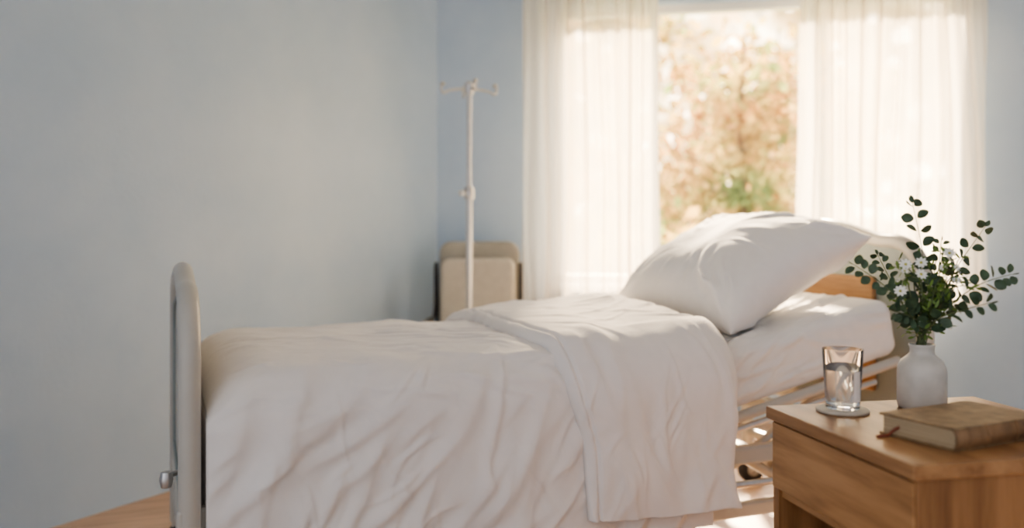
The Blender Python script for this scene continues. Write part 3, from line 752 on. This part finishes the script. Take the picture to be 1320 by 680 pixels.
w = bpy.data.worlds.new('garden_and_fill'); scene.world = w; w.use_nodes = True; nt = w.node_tree; L = nt.links.new
for n in list(nt.nodes): nt.nodes.remove(n)
out = N(nt, 'ShaderNodeOutputWorld'); bg = N(nt, 'ShaderNodeBackground'); L(bg.outputs[0], out.inputs[0])
tc = N(nt, 'ShaderNodeTexCoord'); sx = N(nt, 'ShaderNodeSeparateXYZ'); L(tc.outputs['Generated'], sx.inputs[0])
def math_(op, a, b=None, clamp=False):
    n = N(nt, 'ShaderNodeMath', operation=op); n.use_clamp = clamp
    for i, v in enumerate((a, b)):
        if v is None: continue
        if isinstance(v, (int, float)): n.inputs[i].default_value = v
        else: L(v, n.inputs[i])
    return n.outputs[0]
def mixc(f, a, b, bt='MIX'):
    n = N(nt, 'ShaderNodeMix', data_type='RGBA', blend_type=bt)
    if isinstance(f, (int, float)): n.inputs[0].default_value = f
    else: L(f, n.inputs[0])
    for i, v in ((6, a), (7, b)):
        if isinstance(v, tuple): n.inputs[i].default_value = (*v, 1)
        else: L(v, n.inputs[i])
    return n.outputs[2]
def mapr(v, a, b, c=0, d=1, smooth=True):
    n = N(nt, 'ShaderNodeMapRange'); n.interpolation_type = 'SMOOTHSTEP' if smooth else 'LINEAR'
    L(v, n.inputs['Value']); n.inputs['From Min'].default_value = a; n.inputs['From Max'].default_value = b; n.inputs['To Min'].default_value = c; n.inputs['To Max'].default_value = d
    return n.outputs[0]
nz = N(nt, 'ShaderNodeTexNoise'); nz.inputs['Scale'].default_value = 11; nz.inputs['Detail'].default_value = 3; L(tc.outputs['Generated'], nz.inputs['Vector'])
r = ramp(nt, [(.36, (1.0, .66, .28)), (.46, (2.3, 1.5, .62)), (.56, (4.4, 3.0, 1.45)), (.70, (9.0, 7.6, 5.4))]); L(nz.outputs['Fac'], r.inputs['Fac'])
col = r.outputs['Color']
for sc_, th, cc, keep in ((38, .34, (16, 14, 11.0), .60), (26, .38, (6.5, 3.9, 1.6), .62), (52, .33, (1.0, .75, .33), .55)):
    v = N(nt, 'ShaderNodeTexVoronoi'); v.inputs['Scale'].default_value = sc_; L(tc.outputs['Generated'], v.inputs['Vector'])
    disc = mapr(v.outputs['Distance'], th, th+.10, 1, 0)
    sp_ = N(nt, 'ShaderNodeSeparateColor'); L(v.outputs['Color'], sp_.inputs[0])
    on = mapr(sp_.outputs[0], keep, keep+.12)
    f = math_('MULTIPLY', math_('MULTIPLY', disc, on), .7)
    col = mixc(f, col, cc)
lowf = mapr(sx.outputs['Z'], .02, -.06)
col = mixc(math_('MULTIPLY', lowf, .5), col, (1.3, 1.3, .7))
col = mixc(mapr(sx.outputs['Z'], .22, .5), col, (17.0, 16.0, 14.5))
front = mapr(sx.outputs['Y'], .0, .25)
back = mixc(mapr(sx.outputs['X'], -.7, .6), (1.22, 1.25, 1.34), (.46, .47, .50))  # fill light added behind the camera, stronger from the left
col = mixc(front, back, col)
L(col, bg.inputs['Color']); bg.inputs['Strength'].default_value = 1.0

# ------------------------------------------------------------------ camera
cam = bpy.data.cameras.new('camera'); co = bpy.data.objects.new('camera', cam); link(co)
co.location = (0, 0, 1.10); co.rotation_euler = (math.radians(90), 0, 0)
cam.lens = 36*1150/1320; cam.sensor_width = 36; cam.shift_y = -50/1320
cam.dof.use_dof = True; cam.dof.focus_distance = 2.05; cam.dof.aperture_fstop = 1.6
scene.camera = co
